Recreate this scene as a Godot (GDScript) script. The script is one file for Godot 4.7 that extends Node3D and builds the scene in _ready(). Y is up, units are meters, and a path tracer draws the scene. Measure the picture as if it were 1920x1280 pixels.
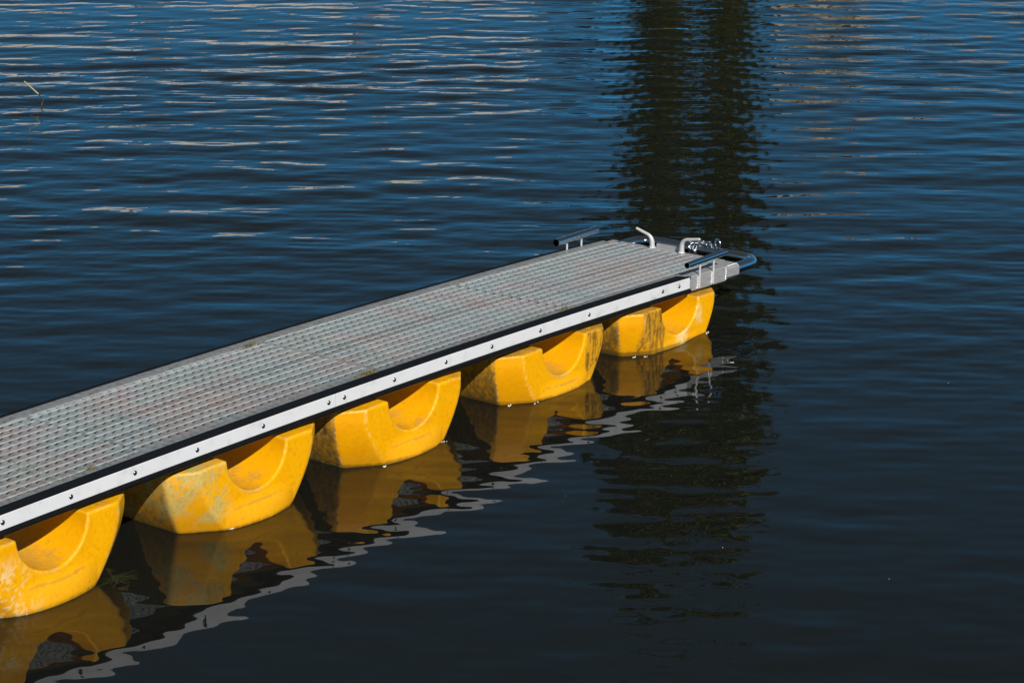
extends Node3D

# World: y up, water at y = 0, x runs along the walkway towards its free end, z across it towards the near side. Metres.
const TILT := -0.02712      # the walkway dips a little towards its end
const BOW := -0.00782       # and is slightly humped along its length
const MID := 1.6
const DECK_H := 0.2505
const PX := 0.0343          # grating mesh along the walkway
const PZ := 0.03874         # and across it

var dock: Node3D
var M := {}
var used := {}
var rng := RandomNumberGenerator.new()
var zinc_noise := FastNoiseLite.new()
var rust_noise := FastNoiseLite.new()


func _ready() -> void:
	rng.seed = 20240611
	zinc_noise.seed = 12
	zinc_noise.frequency = 2.6
	zinc_noise.fractal_octaves = 3
	rust_noise.seed = 33
	rust_noise.frequency = 14.0
	rust_noise.fractal_octaves = 3
	# ---- camera
	var cam := Camera3D.new()
	cam.name = "camera"
	cam.fov = 16.976
	cam.near = 0.1
	cam.far = 900.0
	add_child(cam)
	var yaw := 0.91672
	var pitch := 0.29156
	var fwd := Vector3(sin(yaw) * cos(pitch), -sin(pitch), -cos(yaw) * cos(pitch))
	cam.position = Vector3(-4.1259, 2.3949, 4.9468)
	cam.look_at_from_position(cam.position, cam.position + fwd, Vector3.UP)
	cam.current = true
	# ---- sky and exposure
	var env := Environment.new()
	env.background_mode = Environment.BG_SKY
	var sky := Sky.new()
	var sm := ProceduralSkyMaterial.new()
	sm.sky_top_color = Color(0.052, 0.058, 0.064).linear_to_srgb()
	sm.sky_horizon_color = Color(0.055, 0.435, 0.900).linear_to_srgb()
	sm.sky_curve = 0.140
	sm.ground_bottom_color = Color(0.02, 0.03, 0.03).linear_to_srgb()
	sm.ground_horizon_color = Color(0.055, 0.435, 0.900).linear_to_srgb()
	sm.sun_angle_max = 12.0
	sky.sky_material = sm
	env.sky = sky
	env.tonemap_mode = Environment.TONE_MAPPER_LINEAR
	env.tonemap_exposure = 1.0
	env.sdfgi_enabled = true
	env.ssao_enabled = true
	env.ssil_enabled = true
	var we := WorldEnvironment.new()
	we.name = "world_environment"
	we.environment = env
	add_child(we)
	# ---- sun, low behind the camera
	var sun := DirectionalLight3D.new()
	sun.name = "sun"
	sun.light_energy = 1.6
	sun.light_color = Color(1.0, 0.98, 0.945)
	sun.light_angular_distance = 0.5
	sun.shadow_enabled = true
	add_child(sun)
	sun.look_at_from_position(Vector3(-0.70, 1.0, 1.12), Vector3.ZERO, Vector3.UP)

	make_materials()
	make_water()
	make_far_shore()
	make_dock()
	make_small_things()


# ------------------------------------------------------------------ helpers
class MB:
	var v := PackedVector3Array()
	var n := PackedVector3Array()
	var c := PackedColorArray()
	var i := PackedInt32Array()
	var col := Color(1, 1, 1)

	func vert(p: Vector3, nn: Vector3) -> int:
		v.append(p); n.append(nn); c.append(col)
		return v.size() - 1

	func tri(a: int, b: int, d: int) -> void:
		var g := (v[b] - v[a]).cross(v[d] - v[a])
		if g.dot(n[a] + n[b] + n[d]) > 0.0:
			i.append_array([a, d, b])
		else:
			i.append_array([a, b, d])

	func quad(a: Vector3, b: Vector3, d: Vector3, e: Vector3, nn: Vector3) -> void:
		var k := vert(a, nn)
		vert(b, nn); vert(d, nn); vert(e, nn)
		tri(k, k + 1, k + 2); tri(k, k + 2, k + 3)

	func mesh() -> ArrayMesh:
		var a := []
		a.resize(Mesh.ARRAY_MAX)
		a[Mesh.ARRAY_VERTEX] = v; a[Mesh.ARRAY_NORMAL] = n; a[Mesh.ARRAY_COLOR] = c; a[Mesh.ARRAY_INDEX] = i
		var m := ArrayMesh.new()
		m.add_surface_from_arrays(Mesh.PRIMITIVE_TRIANGLES, a)
		return m


func bow(x: float) -> float:
	return BOW * (x - MID) * (x - MID)


func node_name(parent: Node, called: String) -> String:
	var key := str(parent.get_instance_id()) + called
	var k: int = used.get(key, 0)
	used[key] = k + 1
	return called if k == 0 else "%s_%03d" % [called, k]


func put(mesh: Mesh, called: String, mat: Material, parent: Node, at := Vector3.ZERO) -> MeshInstance3D:
	var o := MeshInstance3D.new()
	o.mesh = mesh
	o.material_override = mat
	o.name = node_name(parent, called)
	parent.add_child(o, true)
	o.position = at
	return o


func base(called: String, at := Vector3.ZERO) -> Node3D:
	var o := Node3D.new()
	o.name = node_name(self, called)
	add_child(o, true)
	o.position = at
	return o


func tag(o: Node, label: String, category: String, group := "") -> void:
	o.set_meta("label", label)
	o.set_meta("category", category)
	if group:
		o.set_meta("group", group)


func structure(o: Node, label := "") -> void:
	o.set_meta("kind", "structure")
	if label:
		o.set_meta("label", label)


func rect(z0: float, z1: float, y0: float, y1: float, b: float) -> PackedVector2Array:
	return PackedVector2Array([Vector2(z0 + b, y0), Vector2(z1 - b, y0), Vector2(z1, y0 + b), Vector2(z1, y1 - b), Vector2(z1 - b, y1), Vector2(z0 + b, y1), Vector2(z0, y1 - b), Vector2(z0, y0 + b)])


# a profile of (z, y) points, counter-clockwise in those axes, swept along x; follows the walkway's hump when bent
func sweep_x(mb: MB, prof: PackedVector2Array, x0: float, x1: float, steps: int, bent := true) -> void:
	var m := prof.size()
	var cols := []
	for s in steps + 1:
		var x := lerpf(x0, x1, float(s) / steps)
		var row := []
		for p in prof:
			row.append(Vector3(x, p.y + (bow(x) if bent else 0.0), p.x))
		cols.append(row)
	for k in m:
		var e := prof[(k + 1) % m] - prof[k]
		var nn := Vector3(0, -e.x, e.y).normalized()
		var start := mb.v.size()
		for s in steps + 1:
			mb.vert(cols[s][k], nn); mb.vert(cols[s][(k + 1) % m], nn)
		for s in steps:
			var a := start + s * 2
			mb.tri(a, a + 1, a + 3); mb.tri(a, a + 3, a + 2)
	var t := Geometry2D.triangulate_polygon(prof)
	for side in 2:
		var nn := Vector3(1 if side else -1, 0, 0)
		var start := mb.v.size()
		for p in cols[steps if side else 0]:
			mb.vert(p, nn)
		for k in range(0, t.size(), 3):
			mb.tri(start + t[k], start + t[k + 1], start + t[k + 2])


func tube(mb: MB, path: PackedVector3Array, radii: PackedFloat32Array, sides: int, caps := true, closed := false) -> void:
	var m := path.size()
	var start := mb.v.size()
	var d0 := (path[1] - path[0]).normalized()
	var ref := Vector3.UP if absf(d0.y) < 0.9 else Vector3.RIGHT
	var rings := m + 1 if closed else m
	for s in rings:
		var k := s % m
		var d: Vector3
		if closed:
			d = path[(k + 1) % m] - path[(k + m - 1) % m]
		else:
			d = path[mini(k + 1, m - 1)] - path[maxi(k - 1, 0)]
		d = d.normalized()
		var u := (ref - d * ref.dot(d)).normalized()
		ref = u
		var w := d.cross(u)
		for j in sides + 1:
			var a := TAU * j / sides
			var nn := u * cos(a) + w * sin(a)
			mb.vert(path[k] + nn * radii[mini(k, radii.size() - 1)], nn)
	for s in rings - 1:
		for j in sides:
			var a := start + s * (sides + 1) + j
			mb.tri(a, a + 1, a + sides + 2); mb.tri(a, a + sides + 2, a + sides + 1)
	if caps and not closed:
		for e in 2:
			var k: int = (m - 1) * e
			var nn := (path[k] - path[k - 1 if e else 1]).normalized()
			var r0 := start + k * (sides + 1)
			var c := mb.vert(path[k], nn)
			var first := mb.v.size()
			for j in sides + 1:
				mb.vert(mb.v[r0 + j], nn)
			for j in sides:
				mb.tri(c, first + j, first + j + 1)


func bend_path(pts: Array, r: float, seg := 8) -> PackedVector3Array:
	var out := PackedVector3Array([pts[0]])
	for k in range(1, pts.size() - 1):
		var p: Vector3 = pts[k]
		var a: Vector3 = (pts[k - 1] - p)
		var b: Vector3 = (pts[k + 1] - p)
		var rr := minf(r, 0.48 * minf(a.length(), b.length()))
		var p0 := p + a.normalized() * rr
		var p1 := p + b.normalized() * rr
		for s in seg + 1:
			var t := float(s) / seg
			out.append(p0.lerp(p, t).lerp(p.lerp(p1, t), t))
	out.append(pts[-1])
	return out


func blob(mb: MB, c: Vector3, r: Vector3, rings := 4, sides := 8) -> void:
	var start := mb.v.size()
	for k in rings + 1:
		var a := PI * k / rings
		for j in sides + 1:
			var b := TAU * j / sides
			var d := Vector3(sin(a) * cos(b), cos(a), sin(a) * sin(b))
			mb.vert(c + d * r, (d / r).normalized())
	for k in rings:
		for j in sides:
			var q := start + k * (sides + 1) + j
			if k > 0:
				mb.tri(q, q + 1, q + sides + 1)
			if k < rings - 1:
				mb.tri(q + 1, q + sides + 2, q + sides + 1)


func noise_tex(freq: float, octaves: int, sd: int, stops: Array, size := 512) -> NoiseTexture2D:
	var nz := FastNoiseLite.new()
	nz.seed = sd
	nz.noise_type = FastNoiseLite.TYPE_SIMPLEX_SMOOTH
	nz.frequency = freq
	nz.fractal_octaves = octaves
	var t := NoiseTexture2D.new()
	t.width = size; t.height = size
	t.seamless = true
	t.noise = nz
	var g := Gradient.new()
	var off := PackedFloat32Array()
	var cs := PackedColorArray()
	for s in stops:
		off.append(s[0]); cs.append(s[1])
	g.offsets = off; g.colors = cs
	t.color_ramp = g
	return t


func lin(r: float, g: float, b: float) -> Color:
	return Color(r, g, b).linear_to_srgb()


func mat(called: String, color: Color, rough: float, metal := 0.0, spec := 0.5) -> StandardMaterial3D:
	var m := StandardMaterial3D.new()
	m.resource_name = called
	m.albedo_color = color
	m.roughness = rough
	m.metallic = metal
	m.metallic_specular = spec
	M[called] = m
	return m


func triplanar(m: StandardMaterial3D, scale: Vector3) -> void:
	m.uv1_triplanar = true
	m.uv1_world_triplanar = true
	m.uv1_scale = scale


func make_materials() -> void:
	var W := Color(1, 1, 1)
	var m := mat("water", lin(0.0070, 0.0080, 0.0070), 0.0, 0.0, 0.355)
	# zinc: grey spangle with brownish purple staining in patches
	m = mat("galvanised", lin(0.43, 0.465, 0.485), 0.50, 0.1)
	m.albedo_texture = noise_tex(0.012, 5, 7, [[0.0, Color(0.74, 0.72, 0.71)], [0.45, Color(0.93, 0.93, 0.93)], [1.0, W]])
	triplanar(m, Vector3(1.6, 1.6, 1.6))
	m.vertex_color_use_as_albedo = true
	m = mat("bright_zinc", lin(0.86, 0.90, 0.92), 0.30, 0.5)
	m.albedo_texture = noise_tex(0.02, 4, 9, [[0.0, Color(0.62, 0.58, 0.55)], [0.45, Color(0.9, 0.9, 0.9)], [1.0, W]])
	triplanar(m, Vector3(2.1, 2.1, 2.1))
	m = mat("plate_zinc", lin(0.34, 0.355, 0.37), 0.5, 0.35)
	m.albedo_texture = noise_tex(0.02, 5, 11, [[0.0, Color(0.72, 0.66, 0.56)], [0.4, Color(0.86, 0.86, 0.85)], [1.0, W]])
	triplanar(m, Vector3(3.0, 3.0, 3.0))
	m = mat("board_white", lin(0.70, 0.705, 0.73), 0.38)
	m.albedo_texture = noise_tex(0.01, 5, 13, [[0.0, Color(0.80, 0.79, 0.77)], [0.26, Color(0.95, 0.95, 0.94)], [0.45, Color(0.985, 0.985, 0.985)], [1.0, W]])
	triplanar(m, Vector3(2.0, 2.0, 2.0))
	m = mat("rubber", lin(0.0075, 0.008, 0.010), 0.72, 0.0, 0.25)
	m.albedo_texture = noise_tex(0.02, 5, 15, [[0.0, Color(0.7, 0.7, 0.7)], [0.62, Color(0.85, 0.85, 0.85)], [0.75, W]])
	triplanar(m, Vector3(4.0, 4.0, 4.0))
	m = mat("aluminium", lin(0.47, 0.46, 0.465), 0.42, 0.35)
	m.albedo_texture = noise_tex(0.02, 5, 17, [[0.0, Color(0.82, 0.81, 0.80)], [0.5, Color(0.95, 0.95, 0.95)], [1.0, W]])
	triplanar(m, Vector3(2.0, 12.0, 2.0))
	m = mat("weld", lin(0.80, 0.79, 0.78), 0.28, 0.7)
	m = mat("beam_dull", lin(0.16, 0.155, 0.15), 0.6, 0.3)
	m = mat("stainless", lin(0.62, 0.63, 0.65), 0.13, 1.0)
	m.roughness_texture = noise_tex(0.03, 4, 19, [[0.0, Color(0.5, 0.5, 0.5)], [1.0, W]])
	triplanar(m, Vector3(5.0, 5.0, 5.0))
	m = mat("screw_steel", lin(0.34, 0.33, 0.33), 0.30, 1.0)
	m = mat("chain_steel", lin(0.66, 0.67, 0.68), 0.16, 1.0)
	m = mat("grey_paint", lin(0.55, 0.55, 0.55), 0.5, 0.2)
	m = mat("plastic", W, 0.50, 0.0, 0.30)
	m.vertex_color_use_as_albedo = true
	m.albedo_texture = noise_tex(0.03, 5, 21, [[0.0, Color(0.90, 0.88, 0.8)], [0.4, Color(0.975, 0.97, 0.94)], [1.0, W]])
	triplanar(m, Vector3(3.5, 3.5, 3.5))
	m = mat("moss", lin(0.15, 0.13, 0.045), 0.9)
	m.backlight = Color(0.1, 0.1, 0.02)
	m = mat("straw", lin(0.55, 0.46, 0.20), 0.7)
	m = mat("straw_wet", lin(0.06, 0.05, 0.03), 0.5)
	m = mat("weed", lin(0.020, 0.028, 0.010), 0.5)
	m = mat("fluff", lin(0.8, 0.8, 0.78), 0.9)
	m = mat("foam", lin(0.75, 0.75, 0.72), 0.2)
	m = mat("leaf", W, 0.6, 0.0, 0.3)
	m.vertex_color_use_as_albedo = true
	m = mat("bark", lin(0.09, 0.075, 0.055), 0.9)
	m = mat("bank_grass", lin(0.05, 0.07, 0.025), 0.95)
	m = mat("cream_stone", lin(0.58, 0.53, 0.48), 0.85)
	m = mat("tan_stone", lin(0.34, 0.28, 0.20), 0.9)
	m = mat("dark_stone", lin(0.20, 0.17, 0.14), 0.9)


# ------------------------------------------------------------------ water
func axis(fine0: float, fine1: float, step: float, far0: float, far1: float) -> PackedFloat32Array:
	var a := PackedFloat32Array()
	var d := step
	var x := fine0
	var low := []
	while x > far0:
		d *= 1.6
		x = maxf(x - d, far0)
		low.append(x)
	low.reverse()
	for q in low:
		a.append(q)
	var count := int(round((fine1 - fine0) / step))
	for k in count + 1:
		a.append(fine0 + k * step)
	d = step
	x = fine1
	while x < far1:
		d *= 1.6
		x = minf(x + d, far1)
		a.append(x)
	return a


func make_water() -> void:
	var f := Vector2(0.7935, -0.6085)     # grid turned so that its rows follow the ripples' crests
	var r := Vector2(0.6085, 0.7935)
	var o := Vector2(-4.1259, 4.9468)
	var us := axis(3.8, 8.6, 0.0112, -200.0, 8.6)
	us.append_array(axis(8.618, 10.0, 0.018, 8.618, 10.0))
	us.append_array(axis(10.026, 18.6, 0.026, 10.026, 18.6))
	us.append_array(axis(18.65, 27.0, 0.06, 18.65, 420.0))
	var vs := axis(-8.5, -4.7, 0.06, -300.0, -4.7)
	vs.append_array(axis(-4.677, 4.7, 0.023, -4.677, 4.7))
	vs.append_array(axis(4.76, 8.5, 0.06, 4.76, 300.0))
	# ripples: a band of short waves running mostly along f, crests across
	var g := RandomNumberGenerator.new()
	g.seed = 41
	var KU := PackedFloat32Array(); var KV := PackedFloat32Array(); var PH := PackedFloat32Array(); var SL := PackedFloat32Array()
	for k in 60:
		var L := 0.0
		var spread := 0.22
		var slope := 0.0
		if k < 8:
			L = g.randf_range(0.7, 1.5); slope = 0.0056; spread = 0.28
		elif k < 30:
			L = g.randf_range(0.22, 0.56); slope = 0.0102; spread = 0.30
		elif k < 46:
			L = g.randf_range(0.12, 0.25); slope = 0.0074; spread = 0.50
		else:
			L = g.randf_range(0.052, 0.10); slope = 0.0072; spread = 0.75
		var a := g.randfn(0.06, spread)
		var kk := TAU / L
		KU.append(kk * cos(a)); KV.append(kk * sin(a)); PH.append(g.randf() * TAU); SL.append(slope / kk)
	var patch := FastNoiseLite.new()
	patch.seed = 5
	patch.frequency = 0.33
	patch.fractal_octaves = 2
	var nv := vs.size()
	var pos := PackedVector3Array(); var nor := PackedVector3Array(); var idx := PackedInt32Array()
	pos.resize(us.size() * nv); nor.resize(us.size() * nv)
	var n_waves := KU.size()
	var at := 0
	for u in us:
		var fu: float = smoothstep(3.8, 4.5, u) * (1.0 - smoothstep(22.0, 27.0, u))
		for v in vs:
			var w := o + f * u + r * v
			var fade: float = fu * (1.0 - smoothstep(5.5, 8.5, absf(v)))
			var h := 0.0; var hu := 0.0; var hv := 0.0
			if fade > 0.0:
				# sheltered and calmer towards the near shore and beside the walkway
				var gust: float = 1.0 + 0.6 * patch.get_noise_2d(u * 0.8, v * 0.45)
				var open_w: float = smoothstep(5.6, 12.0, u + 0.25 * v)
				var amp_a: float = fade * gust * lerpf(0.10, 0.84, open_w)
				var amp_b: float = fade * gust * lerpf(0.18, 0.95, open_w)
				var amp_c: float = fade * gust * lerpf(0.60, 1.2, open_w) * (1.0 - 0.8 * smoothstep(4.5, 4.9, absf(v))) * (1.0 - 0.8 * smoothstep(18.0, 19.0, u))
				for k in n_waves:
					var p := KU[k] * u + KV[k] * v + PH[k]
					var s := SL[k] * (amp_a if k < 8 else (amp_b if k < 30 else amp_c))
					var c := cos(p) * s
					h += sin(p) * s
					hu += c * KU[k]; hv += c * KV[k]
			pos[at] = Vector3(w.x, h, w.y)
			nor[at] = Vector3(-(hu * f.x + hv * r.x), 1.0, -(hu * f.y + hv * r.y)).normalized()
			at += 1
	for iu in us.size() - 1:
		for iv in nv - 1:
			var q := iu * nv + iv
			idx.append_array([q, q + nv, q + nv + 1, q, q + nv + 1, q + 1])
	var g0 := (pos[idx[1]] - pos[idx[0]]).cross(pos[idx[2]] - pos[idx[0]])
	if g0.y > 0.0:
		idx.reverse()
	var a := []
	a.resize(Mesh.ARRAY_MAX)
	a[Mesh.ARRAY_VERTEX] = pos; a[Mesh.ARRAY_NORMAL] = nor; a[Mesh.ARRAY_INDEX] = idx
	var m := ArrayMesh.new()
	m.add_surface_from_arrays(Mesh.PRIMITIVE_TRIANGLES, a)
	structure(put(m, "water", M.water, self), "dark blue rippled lake water")


# ------------------------------------------------------------------ the shore opposite, seen in the water only
func far_point(u: float, v: float, y := 0.0) -> Vector3:
	return Vector3(-4.1259 + 0.7935 * u + 0.6085 * v, y, 4.9468 - 0.6085 * u + 0.7935 * v)


func far_block(mb: MB, u0: float, u1: float, v0: float, v1: float, y0: float, y1: float) -> void:
	var c := [far_point(u0, v0), far_point(u0, v1), far_point(u1, v1), far_point(u1, v0)]
	var top := Vector3(0, y1, 0)
	var low := Vector3(0, y0, 0)
	var mid: Vector3 = (c[0] + c[2]) * 0.5
	for k in 4:
		var p: Vector3 = c[k]
		var q: Vector3 = c[(k + 1) % 4]
		var nn: Vector3 = ((p + q) * 0.5 - mid).normalized()
		mb.quad(p + low, q + low, q + top, p + top, nn)
	mb.quad(c[0] + top, c[1] + top, c[2] + top, c[3] + top, Vector3.UP)


func make_far_shore() -> void:
	var mb := MB.new()
	far_block(mb, 54.0, 400.0, -250.0, 250.0, -2.0, 0.7)
	structure(put(mb.mesh(), "far_bank", M.bank_grass, self), "low grassy bank on the far shore")
	# long pale embankment wall with a coping and piers
	for part in [["embankment_wall", -60.0, 2.4, 4.6, "cream_stone", "long cream embankment wall on the far shore, mirrored as white glints at left"], ["sandstone_wall", 9.8, 60.0, 3.3, "tan_stone", "low tan sandstone wall on the far shore right of the gabled house"]]:
		var o := base(part[0], far_point(64.0, (part[1] + part[2]) * 0.5, 0.7))
		var mid := far_point(64.0, (part[1] + part[2]) * 0.5, 0.7)
		mb = MB.new()
		far_block(mb, 64.0, 64.8, part[1], part[2], 0.7, part[3])
		put(mb.mesh(), "wall", M[part[4]], o, -mid)
		mb = MB.new()
		far_block(mb, 63.85, 64.95, part[1], part[2], part[3], part[3] + 0.22)
		put(mb.mesh(), "coping", M.dark_stone, o, -mid)
		var v: float = part[1] + 2.0
		while v < part[2]:
			mb = MB.new()
			far_block(mb, 63.7, 63.997, v - 0.3, v + 0.3, 0.7, part[3] - 0.02)
			put(mb.mesh(), "pier", M.dark_stone, o, -mid)
			v += 6.0
		tag(o, part[5], "wall")
	make_house()
	tree("tall_tree", 3.80, 0.90, 20.4, 1.65, "taller left one of two slender dark trees mirrored in the water", 301)
	tree("tall_tree", 5.55, 0.50, 19.4, 2.5, "right one of two slender dark trees mirrored in the water", 302)


func make_house() -> void:
	var mid := far_point(62.5, 8.6, 0.7)
	var o := base("shore_house", mid)
	tag(o, "tan gabled house on the far shore just right of the slender trees", "house")
	var mb := MB.new()
	far_block(mb, 60.5, 64.5, 7.0, 9.4, 0.7, 5.4)
	put(mb.mesh(), "wall", M.tan_stone, o, -mid)
	mb = MB.new()
	var e := [far_point(60.2, 6.8, 5.4), far_point(64.8, 6.8, 5.4), far_point(64.8, 9.6, 5.4), far_point(60.2, 9.6, 5.4)]
	var r0 := far_point(60.2, 8.2, 7.0)
	var r1 := far_point(64.8, 8.2, 7.0)
	mb.quad(e[0], e[1], r1, r0, Vector3(-0.45, 0.75, -0.45))
	mb.quad(e[3], e[2], r1, r0, Vector3(0.45, 0.75, 0.45))
	for g in [[e[0], e[3], r0, -1.0], [e[1], e[2], r1, 1.0]]:
		var nn: Vector3 = Vector3(0.7935, 0, -0.6085) * g[3]
		var k := mb.vert(g[0], nn)
		mb.vert(g[1], nn); mb.vert(g[2], nn)
		mb.tri(k, k + 1, k + 2)
	mb.quad(e[0], e[1], e[2], e[3], Vector3.DOWN)
	put(mb.mesh(), "roof", M.dark_stone, o, -mid)
	for w in [[7.3, 2.2], [8.4, 2.2], [7.3, 4.0], [8.4, 4.0]]:
		mb = MB.new()
		far_block(mb, 60.44, 60.497, w[0], w[0] + 0.7, w[1], w[1] + 1.0)
		put(mb.mesh(), "window", M.rubber, o, -mid)


func tree(called: String, v: float, r: float, top: float, spread: float, label: String, sd: int) -> void:
	var g := RandomNumberGenerator.new()
	g.seed = sd
	var foot := far_point(58.0, v, 0.7)
	var o := base(called, foot)
	tag(o, label, "tree", "slender trees on the far shore")
	var mb := MB.new()
	var path := PackedVector3Array()
	var rad := PackedFloat32Array()
	for k in 15:
		var t := k / 14.0
		path.append(Vector3(0.12 * sin(t * 5.0 + sd), t * (top - 2.0), 0.10 * cos(t * 4.0)))
		rad.append(lerpf(0.30, 0.05, t))
	tube(mb, path, rad, 9)
	for k in 26:
		var y := g.randf_range(1.6, top - 3.0)
		var a := g.randf() * TAU
		var l := r * g.randf_range(0.6, 1.1)
		tube(mb, PackedVector3Array([Vector3(0, y, 0), Vector3(cos(a) * l * 0.5, y + l * 0.5, sin(a) * l * 0.5), Vector3(cos(a) * l, y + l * 1.3, sin(a) * l)]), PackedFloat32Array([0.07, 0.05, 0.02]), 5)
	put(mb.mesh(), "trunk", M.bark, o)
	# clumps of leaves; the crown widens above two thirds of the height and frays at the tip
	mb = MB.new()
	for cl in 640:
		var y := 0.0
		var rr := r
		if g.randf() < 0.45:
			y = g.randf_range(0.8, top * 0.68)
			rr = r * (0.85 + 0.2 * sin(y * 1.9 + sd))
		else:
			y = g.randf_range(top * 0.62, top)
			var t := (y - top * 0.62) / (top * 0.38)
			rr = r * lerpf(1.05, spread, smoothstep(0.0, 0.45, t)) * (1.0 - smoothstep(0.6, 1.05, t) * 0.7)
		var a := g.randf() * TAU
		var q := sqrt(g.randf())
		var c := Vector3(cos(a) * rr * q, y, sin(a) * rr * q)
		var size := g.randf_range(0.28, 0.55)
		var shade := g.randf_range(0.65, 1.3)
		mb.col = Color(0.042 * shade, 0.050 * shade, 0.012 * shade) if g.randf() < 0.86 else Color(0.12 * shade, 0.125 * shade, 0.020 * shade)
		for l in 40:
			leaf(mb, g, c + Vector3(g.randfn(), g.randfn() * 0.8, g.randfn()) * size * 0.5, g.randf_range(0.08, 0.17))
	for k in 8:      # stray sprays above the crown
		var c := Vector3(g.randf_range(-1.6, 1.6) * r, top + g.randf_range(0.3, 2.4), g.randf_range(-1.6, 1.6) * r)
		tube(mb, PackedVector3Array([Vector3(c.x * 0.3, top - 1.5, c.z * 0.3), c]), PackedFloat32Array([0.02, 0.01]), 4)
		for l in 60:
			leaf(mb, g, c + Vector3(g.randfn() * 0.28, g.randfn() * 0.13, g.randfn() * 0.28), g.randf_range(0.05, 0.10))
	put(mb.mesh(), "crown", M.leaf, o)


func leaf(mb: MB, g: RandomNumberGenerator, c: Vector3, s: float) -> void:
	var d := Vector3(g.randfn(), g.randfn(), g.randfn()).normalized()
	var e := d.cross(Vector3(g.randfn(), g.randfn(), g.randfn())).normalized()
	var nn := d.cross(e)
	mb.quad(c - d * s, c + e * s * 0.6, c + d * s, c - e * s * 0.6, nn)


# ------------------------------------------------------------------ the floating walkway
func make_dock() -> void:
	dock = base("floating_walkway")
	dock.rotation.z = atan(TILT)
	dock.position = Vector3(MID, DECK_H, 0) - dock.basis * Vector3(MID, 0, 0)
	tag(dock, "narrow floating walkway of grey steel grating on yellow plastic floats", "floating dock")
	var left := -2.02
	# frame: two side beams and cross members
	var mb := MB.new()
	sweep_x(mb, rect(0.498, 0.545, -0.062, -0.006, 0.004), left, 2.66, 24)
	sweep_x(mb, rect(-0.064, -0.024, -0.062, -0.008, 0.004), left, 2.99, 24)
	put(mb.mesh(), "side_beam", M.beam_dull, dock)
	for x in [-1.82, -1.33, -0.85, -0.17, 0.16, 0.57, 0.86, 1.27, 1.65, 2.06, 2.37, 2.78]:
		mb = MB.new()
		sweep_x(mb, rect(-0.022, 0.496, -0.062, -0.034, 0.002), x - 0.02, x + 0.02, 1)
		put(mb.mesh(), "cross_member", M.beam_dull, dock)
	# flat edge plates along both sides of the grating
	mb = MB.new()
	sweep_x(mb, rect(0.4715, 0.4985, -0.007, 0.0005, 0.001), left, 2.90, 28)
	put(mb.mesh(), "edge_plate", M.plate_zinc, dock)
	mb = MB.new()
	sweep_x(mb, PackedVector2Array([Vector2(-0.0255, -0.030), Vector2(-0.0215, -0.030), Vector2(-0.0205, 0.0015), Vector2(-0.0555, 0.0025), Vector2(-0.0555, -0.003), Vector2(-0.0255, -0.003)]), left, 2.985, 28)
	put(mb.mesh(), "edge_plate", M.plate_zinc, dock)
	# black rubber trims
	mb = MB.new()
	sweep_x(mb, PackedVector2Array([Vector2(0.4995, -0.004), Vector2(0.5465, -0.004), Vector2(0.5595, 0.0005), Vector2(0.5600, 0.0075), Vector2(0.5560, 0.0095), Vector2(0.5040, 0.0040), Vector2(0.4995, 0.0015)]), left, 2.672, 28)
	put(mb.mesh(), "rubber_trim", M.rubber, dock)
	mb = MB.new()
	var rub := PackedVector2Array()
	for k in 12:
		var a := TAU * k / 12
		rub.append(Vector2(0.5555 + 0.0105 * cos(a), -0.0435 + 0.0088 * sin(a)))
	sweep_x(mb, rub, left, 2.668, 28)
	blob(mb, Vector3(2.668, -0.0435 + bow(2.668), 0.5555), Vector3(0.008, 0.0088, 0.0105), 5, 10)
	put(mb.mesh(), "rubber_trim", M.rubber, dock)
	mb = MB.new()
	sweep_x(mb, rect(-0.0775, -0.0560, -0.055, 0.0035, 0.006), left, 2.99, 28)
	put(mb.mesh(), "rubber_trim", M.rubber, dock)
	# white boards along the near side, with their screws
	for b in [[left, -1.0680], [-1.0660, 0.7222], [0.7242, 2.5150], [2.5170, 2.6620]]:
		mb = MB.new()
		sweep_x(mb, rect(0.5480, 0.5620, -0.0340, 0.0068, 0.0012), b[0], b[1], 14)
		put(mb.mesh(), "side_board", M.board_white, dock)
	mb = MB.new()
	blob(mb, Vector3.ZERO, Vector3(0.0072, 0.0072, 0.0040), 8, 14)
	var head := mb.mesh()
	for x in [-1.75, -1.50, -1.25, -1.03, -0.80, -0.56, -0.327, -0.096, 0.142, 0.410, 0.693, 0.763, 0.996, 1.249, 1.486, 1.749, 2.030, 2.484, 2.591]:
		put(head, "screw", M.screw_steel, dock, Vector3(x, -0.0132 + bow(x), 0.5622))
	make_grating()
	make_end(mb)
	make_floats()


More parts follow.
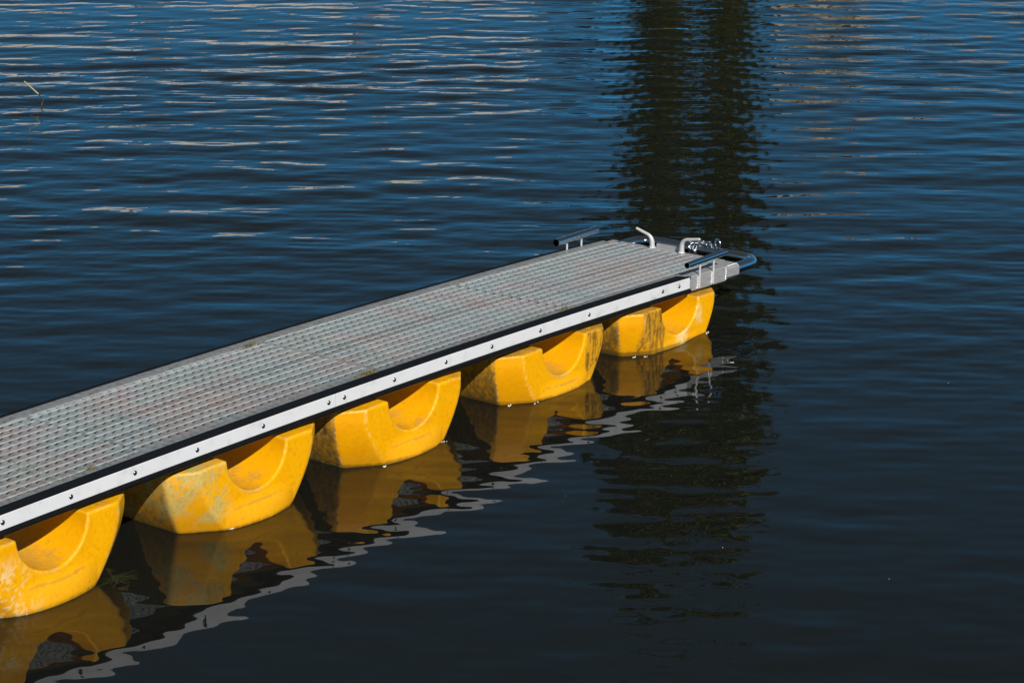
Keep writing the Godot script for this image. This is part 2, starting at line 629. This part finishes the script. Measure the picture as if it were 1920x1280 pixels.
func make_grating() -> void:
	var starts := [-57.1, -28.0, 0.967, 30.063, 59.309]
	var shift := [0.05, -0.098, 0.1925, -0.182, 0.0]
	# upright bearing bars across, thin rods along; each crossing stands a little proud
	for k in 5:
		var x0: float = starts[k] * PX
		var x1: float = x0 + 28.0 * PX
		var mb := MB.new()
		sweep_x(mb, rect(-0.0195, -0.0165, -0.026, -0.0015, 0.0005), x0, x1, 8)
		var panel := put(mb.mesh(), "grating_panel", M.galvanised, dock)
		var zs := [[-0.0160, 0.0028], [-0.0125, 0.0028], [-0.0110, 0.0]]
		for row in 13:
			var z: float = (row + shift[k]) * PZ
			if z < -0.006 or z > 0.462:
				continue
			for q in [[-0.0034, 0.0], [-0.0016, 0.0032], [0.0016, 0.0032], [0.0034, 0.0]]:
				zs.append([z + q[0], q[1]])
			if z + PZ * 0.5 < 0.46:
				zs.append([z + PZ * 0.5, 0.0])
		zs.append([0.4660, 0.0])
		for c in 29:
			var x := x0 + c * PX
			put(bar_mesh(zs, x), "bearing_bar", M.galvanised, panel, Vector3(x, bow(x) + rng.randf_range(-0.0004, 0.0004), 0))
		mb = MB.new()
		var oct := PackedVector2Array()
		for j in 8:
			oct.append(Vector2(0.0019 * cos(TAU * (j + 0.5) / 8.0), -0.0010 + 0.0020 * sin(TAU * (j + 0.5) / 8.0)))
		sweep_x(mb, oct, x0 - 0.013, x1 + 0.013, 8)
		var rod := mb.mesh()
		for row in 13:
			var z: float = (row + shift[k]) * PZ
			if z > 0.468:
				continue
			put(rod, "cross_rod", M.bright_zinc, panel, Vector3(0, rng.randf_range(-0.0003, 0.0003), z))


# an upright flat bar across the walkway; its zinc is stained in patches, here and there with rust
func bar_mesh(zs: Array, x: float) -> ArrayMesh:
	var mb := MB.new()
	var h := 0.0013
	var cols := []
	for q in zs:
		var t := zinc_noise.get_noise_2d(x, q[0])
		var r := rust_noise.get_noise_2d(x, q[0])
		var c := Color(0.88, 1.00, 1.05).lerp(Color(1.0, 0.945, 0.97), smoothstep(-0.20, 0.26, t))
		c = c.lerp(Color(0.95, 0.60, 0.54), smoothstep(0.28, 0.55, r + 0.6 * t) * 0.5)
		cols.append(c * (1.0 + 0.18 * r))
	for k in zs.size() - 1:
		var a: Array = zs[k]
		var b: Array = zs[k + 1]
		for s in [-1.0, 1.0]:
			var st := mb.v.size()
			for p in [[a, -0.027, 0], [b, -0.027, 1], [b, b[1], 1], [a, a[1], 0]]:
				mb.col = cols[k + p[2]]
				mb.vert(Vector3(h * s, p[1], p[0][0]), Vector3(s, 0, 0))
			mb.tri(st, st + 1, st + 2); mb.tri(st, st + 2, st + 3)
		for low in 2:
			var st := mb.v.size()
			var nn := Vector3.DOWN if low else Vector3(0, b[0] - a[0], a[1] - b[1]).normalized()
			for p in [[a, -h, 0], [b, -h, 1], [b, h, 1], [a, h, 0]]:
				mb.col = cols[k + p[2]]
				mb.vert(Vector3(p[1], -0.027 if low else p[0][1], p[0][0]), nn)
			mb.tri(st, st + 1, st + 2); mb.tri(st, st + 2, st + 3)
	for e in [0, zs.size() - 1]:
		var q: Array = zs[e]
		mb.col = cols[e]
		mb.quad(Vector3(-h, -0.027, q[0]), Vector3(h, -0.027, q[0]), Vector3(h, q[1], q[0]), Vector3(-h, q[1], q[0]), Vector3(0, 0, 1 if e else -1))
	return mb.mesh()


func weld(parent: Node, p0: Vector3, p1: Vector3, count: int, r: float) -> void:
	var mb := MB.new()
	for k in count:
		var t := (k + 0.5) / count
		blob(mb, p0.lerp(p1, t) + Vector3(rng.randf_range(-1, 1), 0, 0) * r * 0.25, Vector3(r, (p1 - p0).length() / count * 0.62, r * 0.75), 4, 7)
	put(mb.mesh(), "weld_bead", M.weld, parent)


func make_end(_m: MB) -> void:
	var b := bow(2.84)
	# box section at the near corner
	var mb := MB.new()
	sweep_x(mb, rect(0.500, 0.5560, -0.0500, 0.0080, 0.0025), 2.6635, 2.918, 4)
	var block := put(mb.mesh(), "corner_block", M.aluminium, dock)
	mb = MB.new()
	sweep_x(mb, rect(0.4620, 0.5560, -0.0470, 0.0040, 0.010), 2.921, 3.012, 1)
	put(mb.mesh(), "end_tube", M.aluminium, block)
	weld(block, Vector3(2.919, b - 0.046, 0.5555), Vector3(2.919, b + 0.002, 0.5555), 8, 0.0062)
	weld(block, Vector3(2.930, b + 0.0025, 0.5515), Vector3(3.000, b + 0.0020, 0.5515), 12, 0.003)
	# end plate of the deck
	mb = MB.new()
	sweep_x(mb, rect(-0.050, 0.470, -0.050, -0.002, 0.002), 2.998, 3.045, 1)
	sweep_x(mb, rect(0.160, 0.285, -0.004, 0.0165, 0.002), 3.040, 3.047, 1)
	put(mb.mesh(), "end_plate", M.aluminium, dock)
	# near and far hand rails: short open tubes on two posts
	var low := [[0.5600, -0.040, 0.0615, 2.642, 2.900, [2.729, 2.822], 0.0118], [-0.0600, -0.006, 0.0445, 2.680, 2.943, [2.751, 2.8455], 0.0150]]
	for k in 2:
		var q: Array = low[k]
		var z: float = q[0]
		var ax: float = q[2] + b
		var rail := put(open_tube(Vector3(q[3], ax - 0.002, z), Vector3(q[4], ax + 0.003, z), q[6]), "rail_tube", M.stainless, dock)
		for x in q[5]:
			mb = MB.new()
			tube(mb, PackedVector3Array([Vector3(x, q[1] + b, z + 0.0005), Vector3(x, ax - q[6] * 0.7, z + 0.0005)]), PackedFloat32Array([0.0042, 0.0042]), 10)
			put(mb.mesh(), "post", M.grey_paint, rail)
			mb = MB.new()
			blob(mb, Vector3(x, ax - q[6], z), Vector3(0.0075, 0.004, 0.006), 4, 8)
			put(mb.mesh(), "weld_bead", M.weld, rail)
			if k == 0:
				weld(rail, Vector3(x - 0.0055, b - 0.044, 0.5575), Vector3(x - 0.0055, b + 0.004, 0.5575), 9, 0.0042)
	# polished bumper bar bent round the end
	mb = MB.new()
	var y := bow(3.1) - 0.0205
	var path := bend_path([Vector3(2.98, y, -0.012), Vector3(3.200, y, -0.012), Vector3(3.200, y, 0.527), Vector3(3.000, y, 0.527)], 0.085, 14)
	tube(mb, path, PackedFloat32Array([0.0212]), 28)
	var bumper := put(mb.mesh(), "bumper_bar", M.stainless, dock)
	for p in [[Vector3(3.200, y, 0.232), Vector3(0, 0, 1)]]:
		mb = MB.new()
		var c: Vector3 = p[0]
		var d: Vector3 = p[1]
		tube(mb, PackedVector3Array([c - d * 0.002, c, c + d * 0.002]), PackedFloat32Array([0.0213, 0.0222, 0.0213]), 28, false)
		put(mb.mesh(), "weld_bead", M.weld, bumper)
	# two horns of the mooring cleat
	for h in [[Vector3(3.024, 0, 0.152), Vector3(3.024, 0.046, 0.147), Vector3(3.020, 0.068, 0.080)], [Vector3(3.024, 0, 0.286), Vector3(3.024, 0.054, 0.288), Vector3(3.028, 0.066, 0.362)]]:
		mb = MB.new()
		var off := Vector3(0, bow(3.02) - 0.002, 0)
		var pp := bend_path([h[0] + off, h[1] + off, h[2] + off], 0.034, 10)
		var rr := PackedFloat32Array()
		for k in pp.size():
			rr.append(lerpf(0.0100, 0.0056, float(k) / (pp.size() - 1)))
		tube(mb, pp, rr, 16)
		blob(mb, pp[-1], Vector3(0.0056, 0.0056, 0.0056), 6, 10)
		var horn := put(mb.mesh(), "cleat_horn", M.grey_paint, dock)
		mb = MB.new()
		for k in 12:
			var a := TAU * k / 12
			blob(mb, h[0] + off + Vector3(cos(a) * 0.0105, 0.004, sin(a) * 0.0105), Vector3(0.004, 0.0035, 0.004), 4, 6)
		put(mb.mesh(), "weld_bead", M.weld, horn)


func open_tube(p0: Vector3, p1: Vector3, r: float) -> ArrayMesh:
	var mb := MB.new()
	var d := (p1 - p0).normalized()
	var ri := r - 0.0016
	# outside, lip, inside
	tube(mb, PackedVector3Array([p0, p0.lerp(p1, 0.5), p1]), PackedFloat32Array([r]), 24, false)
	for e in 2:
		var c := p1 if e else p0
		var nn := d if e else -d
		var u := (Vector3.UP - d * d.y).normalized()
		var w := d.cross(u)
		var start := mb.v.size()
		for j in 25:
			var a := TAU * j / 24
			var q := u * cos(a) + w * sin(a)
			mb.vert(c + q * r, nn); mb.vert(c + q * ri, nn)
		for j in 24:
			mb.tri(start + j * 2, start + j * 2 + 1, start + j * 2 + 3); mb.tri(start + j * 2, start + j * 2 + 3, start + j * 2 + 2)
		start = mb.v.size()
		for j in 25:
			var a := TAU * j / 24
			var q := u * cos(a) + w * sin(a)
			mb.vert(c + q * ri, -q); mb.vert(c - nn * 0.09 + q * ri, -q)
		for j in 24:
			mb.tri(start + j * 2, start + j * 2 + 1, start + j * 2 + 3); mb.tri(start + j * 2, start + j * 2 + 3, start + j * 2 + 2)
	return mb.mesh()


# ------------------------------------------------------------------ yellow floats
func smax(a: float, b: float, k: float) -> float:
	var h := maxf(k - absf(a - b), 0.0) / k
	return maxf(a, b) + h * h * k * 0.25


# distances to the faces of the float, x along the walkway, z across it, y measured from the deck, all from the float's middle
func float_faces(p: Vector3) -> Array:
	var ax := absf(p.x)
	var az := absf(p.z)
	var t := pow(maxf(0.0, -0.100 - p.y), 1.5)
	var side := (ax - (0.310 - 0.94 * t)) * 0.93
	var cham := (ax + 1.25 * az - (0.686 - 1.32 * t)) / 1.64
	var front := az - 0.364 - 0.026 * smoothstep(-0.185, -0.265, p.y) * maxf(0.0, 1.0 - ax * ax / 0.0196)
	var top := p.y + 0.065 + 0.05 * maxf(0.0, ax - 0.2)
	var low := -0.34 - p.y
	var groove := 0.120 - sqrt(p.x * p.x + (p.y + 0.064) * (p.y + 0.064))
	return [side, cham, front, top, low, groove]


func float_sdf(p: Vector3) -> float:
	var f := float_faces(p)
	var d := smax(f[0], f[1], 0.009)
	d = smax(d, f[2], 0.008)
	d = smax(d, f[4], 0.03)
	d = smax(d, f[3], 0.008)
	return smax(d, f[5], 0.008)


func make_floats() -> void:
	# surface nets on a grid
	var h := Vector3(0.0062, 0.0058, 0.0068)
	var lo := Vector3(-0.322, -0.352, -0.404)
	var nx := 105; var ny := 52; var nz := 120
	var d := PackedFloat32Array()
	d.resize(nx * ny * nz)
	var k := 0
	for z in nz:
		for y in ny:
			for x in nx:
				d[k] = float_sdf(lo + Vector3(x * h.x, y * h.y, z * h.z))
				k += 1
	var cell := PackedInt32Array()
	cell.resize(nx * ny * nz)
	cell.fill(-1)
	var V := PackedVector3Array()
	var N := PackedVector3Array()
	var I := PackedInt32Array()
	var corner := []
	for c in 8:
		corner.append(Vector3i(c & 1, (c >> 1) & 1, (c >> 2) & 1))
	var edges := [[0, 1], [2, 3], [4, 5], [6, 7], [0, 2], [1, 3], [4, 6], [5, 7], [0, 4], [1, 5], [2, 6], [3, 7]]
	var sy := nx
	var sz := nx * ny
	for z in nz - 1:
		for y in ny - 1:
			for x in nx - 1:
				var b := x + y * sy + z * sz
				var q := d[b]
				if absf(q) > 0.02:
					continue
				var vals := [q, d[b + 1], d[b + sy], d[b + sy + 1], d[b + sz], d[b + sz + 1], d[b + sz + sy], d[b + sz + sy + 1]]
				var neg := 0
				for w in vals:
					if w < 0.0:
						neg += 1
				if neg == 0 or neg == 8:
					continue
				var s := Vector3.ZERO
				var cnt := 0
				for e in edges:
					var a: float = vals[e[0]]
					var c: float = vals[e[1]]
					if (a < 0.0) != (c < 0.0):
						s += Vector3(corner[e[0]]).lerp(Vector3(corner[e[1]]), a / (a - c))
						cnt += 1
				s /= cnt
				cell[b] = V.size()
				V.append(lo + Vector3((x + s.x) * h.x, (y + s.y) * h.y, (z + s.z) * h.z))
	var e := 0.0012
	for p in V:
		N.append(Vector3(float_sdf(p + Vector3(e, 0, 0)) - float_sdf(p - Vector3(e, 0, 0)), float_sdf(p + Vector3(0, e, 0)) - float_sdf(p - Vector3(0, e, 0)), float_sdf(p + Vector3(0, 0, e)) - float_sdf(p - Vector3(0, 0, e))).normalized())
	for z in range(1, nz - 1):
		for y in range(1, ny - 1):
			for x in range(1, nx - 1):
				var b := x + y * sy + z * sz
				if absf(d[b]) > 0.02:
					continue
				for ax in 3:
					var st: int = [1, sy, sz][ax]
					if (d[b] < 0.0) == (d[b + st] < 0.0):
						continue
					var o1: int = [sy, sz, 1][ax]
					var o2: int = [sz, 1, sy][ax]
					var q := [cell[b], cell[b - o1], cell[b - o1 - o2], cell[b - o2]]
					if q.min() < 0:
						continue
					var flip := (V[q[1]] - V[q[0]]).cross(V[q[2]] - V[q[0]]).dot(N[q[0]] + N[q[2]]) > 0.0
					if flip:
						I.append_array([q[0], q[2], q[1], q[0], q[3], q[2]])
					else:
						I.append_array([q[0], q[1], q[2], q[0], q[2], q[3]])
	var labels := ["float with pale scuffing on its lower left face", "float with a grey green crust on its left corner", "clean bright yellow float with a dark knot on its side", "float with a dark brown stain on its right face", "end float with a dark brown stain left of its hollow", "", ""]
	var xs := [-0.412, 0.362, 1.064, 1.854, 2.568, -1.155, -1.86]
	for w in 7:
		var cols := PackedColorArray()
		cols.resize(V.size())
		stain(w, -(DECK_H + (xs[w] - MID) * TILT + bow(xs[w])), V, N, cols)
		var a := []
		a.resize(Mesh.ARRAY_MAX)
		a[Mesh.ARRAY_VERTEX] = V; a[Mesh.ARRAY_NORMAL] = N; a[Mesh.ARRAY_COLOR] = cols; a[Mesh.ARRAY_INDEX] = I
		var m := ArrayMesh.new()
		m.add_surface_from_arrays(Mesh.PRIMITIVE_TRIANGLES, a)
		var x: float = xs[w]
		var o := put(m, "float", M.plastic, dock, Vector3(x, bow(x), 0.222))
		o.rotation = Vector3(rng.randf_range(-0.006, 0.006), rng.randf_range(-0.012, 0.012), atan(2.0 * BOW * (x - MID)) + rng.randf_range(-0.008, 0.008))
		if labels[w]:
			o.set_meta("label", labels[w])


func stain(w: int, wet: float, V: PackedVector3Array, N: PackedVector3Array, cols: PackedColorArray) -> void:
	var big := FastNoiseLite.new()
	big.seed = 60 + w
	big.frequency = 9.0
	big.fractal_octaves = 4
	var fine := FastNoiseLite.new()
	fine.seed = 80 + w
	fine.frequency = 75.0
	fine.fractal_octaves = 4
	var streak := FastNoiseLite.new()
	streak.seed = 95 + w
	streak.frequency = 60.0
	streak.fractal_octaves = 4
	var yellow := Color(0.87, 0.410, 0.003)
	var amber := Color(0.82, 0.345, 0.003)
	var pale := Color(0.83, 0.60, 0.22)
	var crust := Color(0.56, 0.43, 0.14)
	var brown := Color(0.15, 0.080, 0.016)
	var grime := Color(0.22, 0.15, 0.05)
	for k in V.size():
		var p := V[k]
		var nn := N[k]
		var a := big.get_noise_3dv(p)
		var b := fine.get_noise_3dv(p)
		var f := float_faces(p)
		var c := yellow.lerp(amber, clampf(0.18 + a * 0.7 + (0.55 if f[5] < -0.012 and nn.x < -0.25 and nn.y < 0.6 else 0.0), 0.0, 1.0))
		# rubbed edges
		var near := 0
		for q in f:
			if q > -0.0045:
				near += 1
		if near >= 2 and nn.z > -0.3:
			c = c.lerp(pale, clampf(0.22 + b * 1.1 + a * 0.6, 0.0, 0.7))
		# grime along the waterline and little specks
		c = c.lerp(Color(0.60, 0.27, 0.01), smoothstep(-0.18, -0.27, p.y + 0.03 * a) * 0.35)
		c = c.lerp(Color(0.13, 0.09, 0.015), 0.75 * smoothstep(0.010, 0.002, p.y - wet - 0.004 * b - 0.004 * a))
		if b > 0.58:
			c = c.lerp(grime, 0.4)
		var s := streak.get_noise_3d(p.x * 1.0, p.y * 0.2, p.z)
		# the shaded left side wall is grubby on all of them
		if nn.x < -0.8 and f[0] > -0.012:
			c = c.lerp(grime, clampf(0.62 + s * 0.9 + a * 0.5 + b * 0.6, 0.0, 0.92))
		# a moulding line low on the end faces
		if nn.z > 0.8 and absf(p.y + 0.214 + 0.004 * a) < 0.0028 and absf(p.x + 0.01 * w) < 0.095:
			c = c.lerp(grime, 0.35)
		# top surface dirt
		if nn.y > 0.8 and f[3] > -0.01:
			c = c.lerp(grime, clampf((0.55 if w >= 3 else 0.12) + b * 0.6 + a * 0.5, 0.0, 0.8))
		# foot of the hollow collects a little sediment
		if f[5] > -0.01:
			c = c.lerp(Color(0.50, 0.30, 0.06), clampf((0.15 + a * 1.2 + b * 0.8) * smoothstep(-0.155, -0.18, p.y), 0.0, 0.55))
		match w:
			0:
				var t := smoothstep(-0.02, -0.24, p.x) * smoothstep(-0.09, -0.15, p.y) * step_up(nn.z, 0.5)
				c = c.lerp(Color(0.86, 0.70, 0.38), t * 0.8 * smoothstep(-0.12, 0.25, a * 1.1 + b * 1.3))
			1:
				var t := (smoothstep(-0.10, -0.17, p.x + 0.12 * (p.y + 0.15)) * step_up(nn.z, -0.2))
				t = maxf(t * smoothstep(-0.29, -0.15, p.y + a * 0.12), 0.9 * step_up(-absf(p.x + 0.150) + 0.05, 0.0) * smoothstep(-0.125, -0.085, p.y) * step_up(nn.z, 0.3))
				c = c.lerp(crust, t * 0.88 * smoothstep(-0.28, 0.12, a * 1.0 + b * 1.3 + 0.10))
				if b > 0.3:
					c = c.lerp(grime, t * 0.25)
			2:
				var t := smoothstep(0.018, 0.006, Vector2(p.z - 0.26, p.y + 0.135).length() + b * 0.01) if p.x < -0.25 else 0.0
				c = c.lerp(brown, t)
				if nn.x < -0.75 and f[0] > -0.012:
					c = c.lerp(crust, 0.8 * smoothstep(0.25, 0.5, b + a * 0.5))
			3:
				var t := smoothstep(0.122, 0.136, p.x + 0.01 * a) * step_up(nn.z, 0.5) * smoothstep(-0.24, -0.20, p.y)
				c = c.lerp(Color(0.42, 0.22, 0.03), t * 0.45)
				c = c.lerp(brown, t * 0.82 * smoothstep(-0.15, 0.35, s * 1.3 + b * 0.5 + a * 0.5 - 0.10 + 0.55 * smoothstep(0.158, 0.128, p.x)))
				if nn.x < -0.3 and nn.x > -0.75:
					c = c.lerp(amber, 0.3)
			4:
				var t := smoothstep(-0.240, -0.228, p.x) * smoothstep(-0.095, -0.130, p.x + 0.3 * (p.y + 0.065) * 0.35) * step_up(nn.z, 0.5) * smoothstep(-0.235, -0.16, p.y + s * 0.06)
				c = c.lerp(Color(0.36, 0.19, 0.03), t * 0.6)
				c = c.lerp(brown, t * 0.80 * smoothstep(-0.18, 0.38, s * 1.2 + b * 0.6 + a * 0.5 + 0.5 * smoothstep(-0.17, -0.12, p.x) * smoothstep(-0.16, -0.09, p.y)))
				var u := smoothstep(0.055, 0.01, Vector2(p.x - 0.02 - 0.35 * (p.y + 0.17), p.y + 0.185).length()) * step_up(nn.z, 0.25)
				u = maxf(u, smoothstep(0.03, 0.005, absf(p.x - 0.118 + 0.2 * (p.y + 0.1))) * smoothstep(0.05, 0.01, absf(p.y + 0.13)) * step_up(nn.z, 0.4))
				c = c.lerp(Color(0.80, 0.66, 0.36), clampf(u * (0.7 + b * 1.6), 0.0, 0.8))
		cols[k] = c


func step_up(x: float, edge: float) -> float:
	return 1.0 if x >= edge else 0.0


# ------------------------------------------------------------------ chain, plants, floating bits
func on_deck(p: Vector3) -> Vector3:
	return dock.transform * (p + Vector3(0, bow(p.x), 0))


func make_small_things() -> void:
	make_chain()
	# tufts of moss along the edges
	var g := RandomNumberGenerator.new()
	g.seed = 77
	for t in [[0.952, 0.484, 0.040, 260, "olive yellow moss tuft on the near edge plate at mid walkway"], [1.990, 0.486, 0.030, 90, "brownish moss tuft on the near edge plate towards the end"], [0.950, -0.012, 0.030, 120, "pale moss tuft at the far edge of the grating"], [-0.176, 0.470, 0.014, 50, "small yellow leaf scrap on the near edge plate at left"]]:
		var o := on_deck(Vector3(t[0], 0.001, t[1]))
		var mb := MB.new()
		for k in t[3]:
			var c := Vector3(g.randfn() * t[2] * 0.55, 0.0, g.randfn() * 0.0055)
			var d := Vector3(g.randfn() * 0.5, 1.0, g.randfn() * 0.5).normalized() * g.randf_range(0.003, 0.009)
			var wv := Vector3(g.randfn(), 0.2, g.randfn()).normalized() * 0.0016
			mb.quad(c - wv, c + wv, c + d + wv * 0.4, c + d - wv * 0.4, d.cross(wv).normalized())
		var n := put(mb.mesh(), "moss_tuft", M.moss, self, o)
		tag(n, t[4], "moss")
	# bent reed stem standing in the water
	var reed := base("reed_stem", Vector3(4.262, 0, -4.784))
	tag(reed, "thin bent straw coloured reed stem standing in open water", "reed")
	var mb := MB.new()
	tube(mb, PackedVector3Array([Vector3(-0.010, -0.05, 0.004), Vector3(-0.004, 0.004, 0.003), Vector3(0.010, 0.022, 0.0), Vector3(-0.025, 0.062, 0.0)]), PackedFloat32Array([0.0032, 0.0036, 0.0036, 0.0040]), 7)
	put(mb.mesh(), "wet_stem", M.straw_wet, reed)
	mb = MB.new()
	tube(mb, PackedVector3Array([Vector3(-0.025, 0.062, 0), Vector3(-0.116, 0.143, 0)]), PackedFloat32Array([0.0048, 0.0036]), 7)
	put(mb.mesh(), "dry_stem", M.straw, reed)
	# weed lying just at the surface
	mb = MB.new()
	for k in 34:
		var a := g.randf_range(-0.5, 2.6) if k % 3 else g.randf_range(2.6, 4.2)
		var l := g.randf_range(0.03, 0.085)
		var d := Vector3(cos(a), 0, sin(a) * 0.7)
		var w := Vector3(-d.z, 0, d.x) * 0.0013
		var c := Vector3(g.randfn() * 0.008, 0.0, g.randfn() * 0.008)
		var pts := []
		for s in 5:
			var q := s / 4.0
			pts.append(c + d * l * q + w * 6.0 * sin(q * 2.5 + a) + Vector3(0, 0.004 * sin(q * PI) - 0.003 * q, 0))
		for s in 4:
			mb.quad(pts[s] - w, pts[s] + w, pts[s + 1] + w, pts[s + 1] - w, Vector3.UP)
	tag(put(mb.mesh(), "water_weed", M.weed, self, Vector3(-0.215, 0.0015, 0.60)), "clump of thin green weed at the surface right of the leftmost float", "water weed")
	# pale seed fluff drifting on the calm water
	mb = MB.new()
	for k in 8:
		var p := far_point(g.randf_range(5.6, 8.2), g.randf_range(0.1, 1.7))
		if p.z < 0.66:
			continue
		var r := g.randf_range(0.0007, 0.0014)
		blob(mb, p + Vector3(0, 0.001, 0), Vector3(r, r * 0.6, r), 3, 5)
	var fl := put(mb.mesh(), "seed_fluff", M.fluff, self)
	tag(fl, "tiny pale specks of seed fluff scattered on the calm dark water", "fluff")
	fl.set_meta("kind", "stuff")
	# beads of foam where the floats meet the water
	mb = MB.new()
	for q in [[0.245, 0.588], [0.905, 0.594], [1.690, 0.590], [1.615, 0.535], [2.318, 0.555], [2.345, 0.583], [2.728, 0.592], [1.19, 0.592], [-0.52, 0.59]]:
		for k in 5:
			var r := g.randf_range(0.0014, 0.0030)
			blob(mb, Vector3(q[0] + g.randfn() * 0.007, 0.001, q[1] + absf(g.randfn()) * 0.004), Vector3(r, r * 0.8, r), 4, 7)
	var fo := put(mb.mesh(), "foam_bubbles", M.foam, self)
	tag(fo, "small white bubbles where the yellow floats meet the water", "foam")
	fo.set_meta("kind", "stuff")


func link_mesh(l: float, w: float, r: float) -> ArrayMesh:
	var mb := MB.new()
	var path := PackedVector3Array()
	for k in 20:
		var a := TAU * k / 20
		var s := l * 0.5 - w * 0.5
		path.append(Vector3(cos(a) * w * 0.5 + (s if cos(a) > 0.0 else -s), 0, sin(a) * w * 0.5))
	tube(mb, path, PackedFloat32Array([r]), 8, false, true)
	return mb.mesh()


func make_chain() -> void:
	var c := on_deck(Vector3(3.2, 0.0, 0.25))
	var chain := base("mooring_chain", c)
	chain.rotation = dock.rotation
	tag(chain, "shiny steel chain coiled round the polished bumper bar by the cleat", "chain")
	var link := link_mesh(0.026, 0.0125, 0.0030)
	var pts := []
	var y := -0.0205
	for k in 17:      # two turns round the bar
		var a := PI * 0.6 - k * TAU / 8.2
		pts.append(Vector3(cos(a) * 0.0265, y + sin(a) * 0.0265, -0.036 + k * 0.0021))
	for k in 7:
		pts.append(Vector3(-0.002 + 0.008 * sin(k * 1.9), y + 0.0275 + 0.002 * sin(k * 2.7), 0.004 + k * 0.0105))
	for k in pts.size() - 1:
		var p: Vector3 = (pts[k] + pts[k + 1]) * 0.5
		var d: Vector3 = (pts[k + 1] - pts[k]).normalized()
		var up := Vector3(p.x, p.y - y, 0).normalized()
		up = (up - d * up.dot(d)).normalized()
		if k % 2:
			up = (up + d.cross(up)).normalized()
		else:
			up = (up - d.cross(up)).normalized()
		var o := put(link, "link", M.chain_steel, chain, p)
		o.basis = Basis(d, up, d.cross(up))
	# a looser heap of links on top, and a shackle ring
	for k in 7:
		var o := put(link, "link", M.chain_steel, chain, Vector3(-0.012 + rng.randf_range(-0.012, 0.012), y + 0.033 + rng.randf_range(-0.003, 0.008), -0.015 + k * 0.010))
		o.rotation = Vector3(rng.randf_range(-0.9, 0.9), rng.randf_range(0, TAU), rng.randf_range(-0.9, 0.9))
	var mb := MB.new()
	var path := PackedVector3Array()
	for k in 24:
		var a := TAU * k / 24
		path.append(Vector3(0.0, sin(a) * 0.0165, cos(a) * 0.0155))
	tube(mb, path, PackedFloat32Array([0.0037]), 10, false, true)
	var ring := put(mb.mesh(), "ring", M.chain_steel, chain, Vector3(0.002, y + 0.0385, 0.087))
	ring.rotation.y = -0.35
	mb = MB.new()
	tube(mb, PackedVector3Array([Vector3(0, 0, -0.012), Vector3(0, 0, 0.012)]), PackedFloat32Array([0.0040]), 10)
	blob(mb, Vector3(0, 0, 0.013), Vector3(0.0065, 0.0065, 0.0045), 6, 8)
	put(mb.mesh(), "shackle_pin", M.chain_steel, chain, Vector3(0.0, y + 0.030, 0.068))
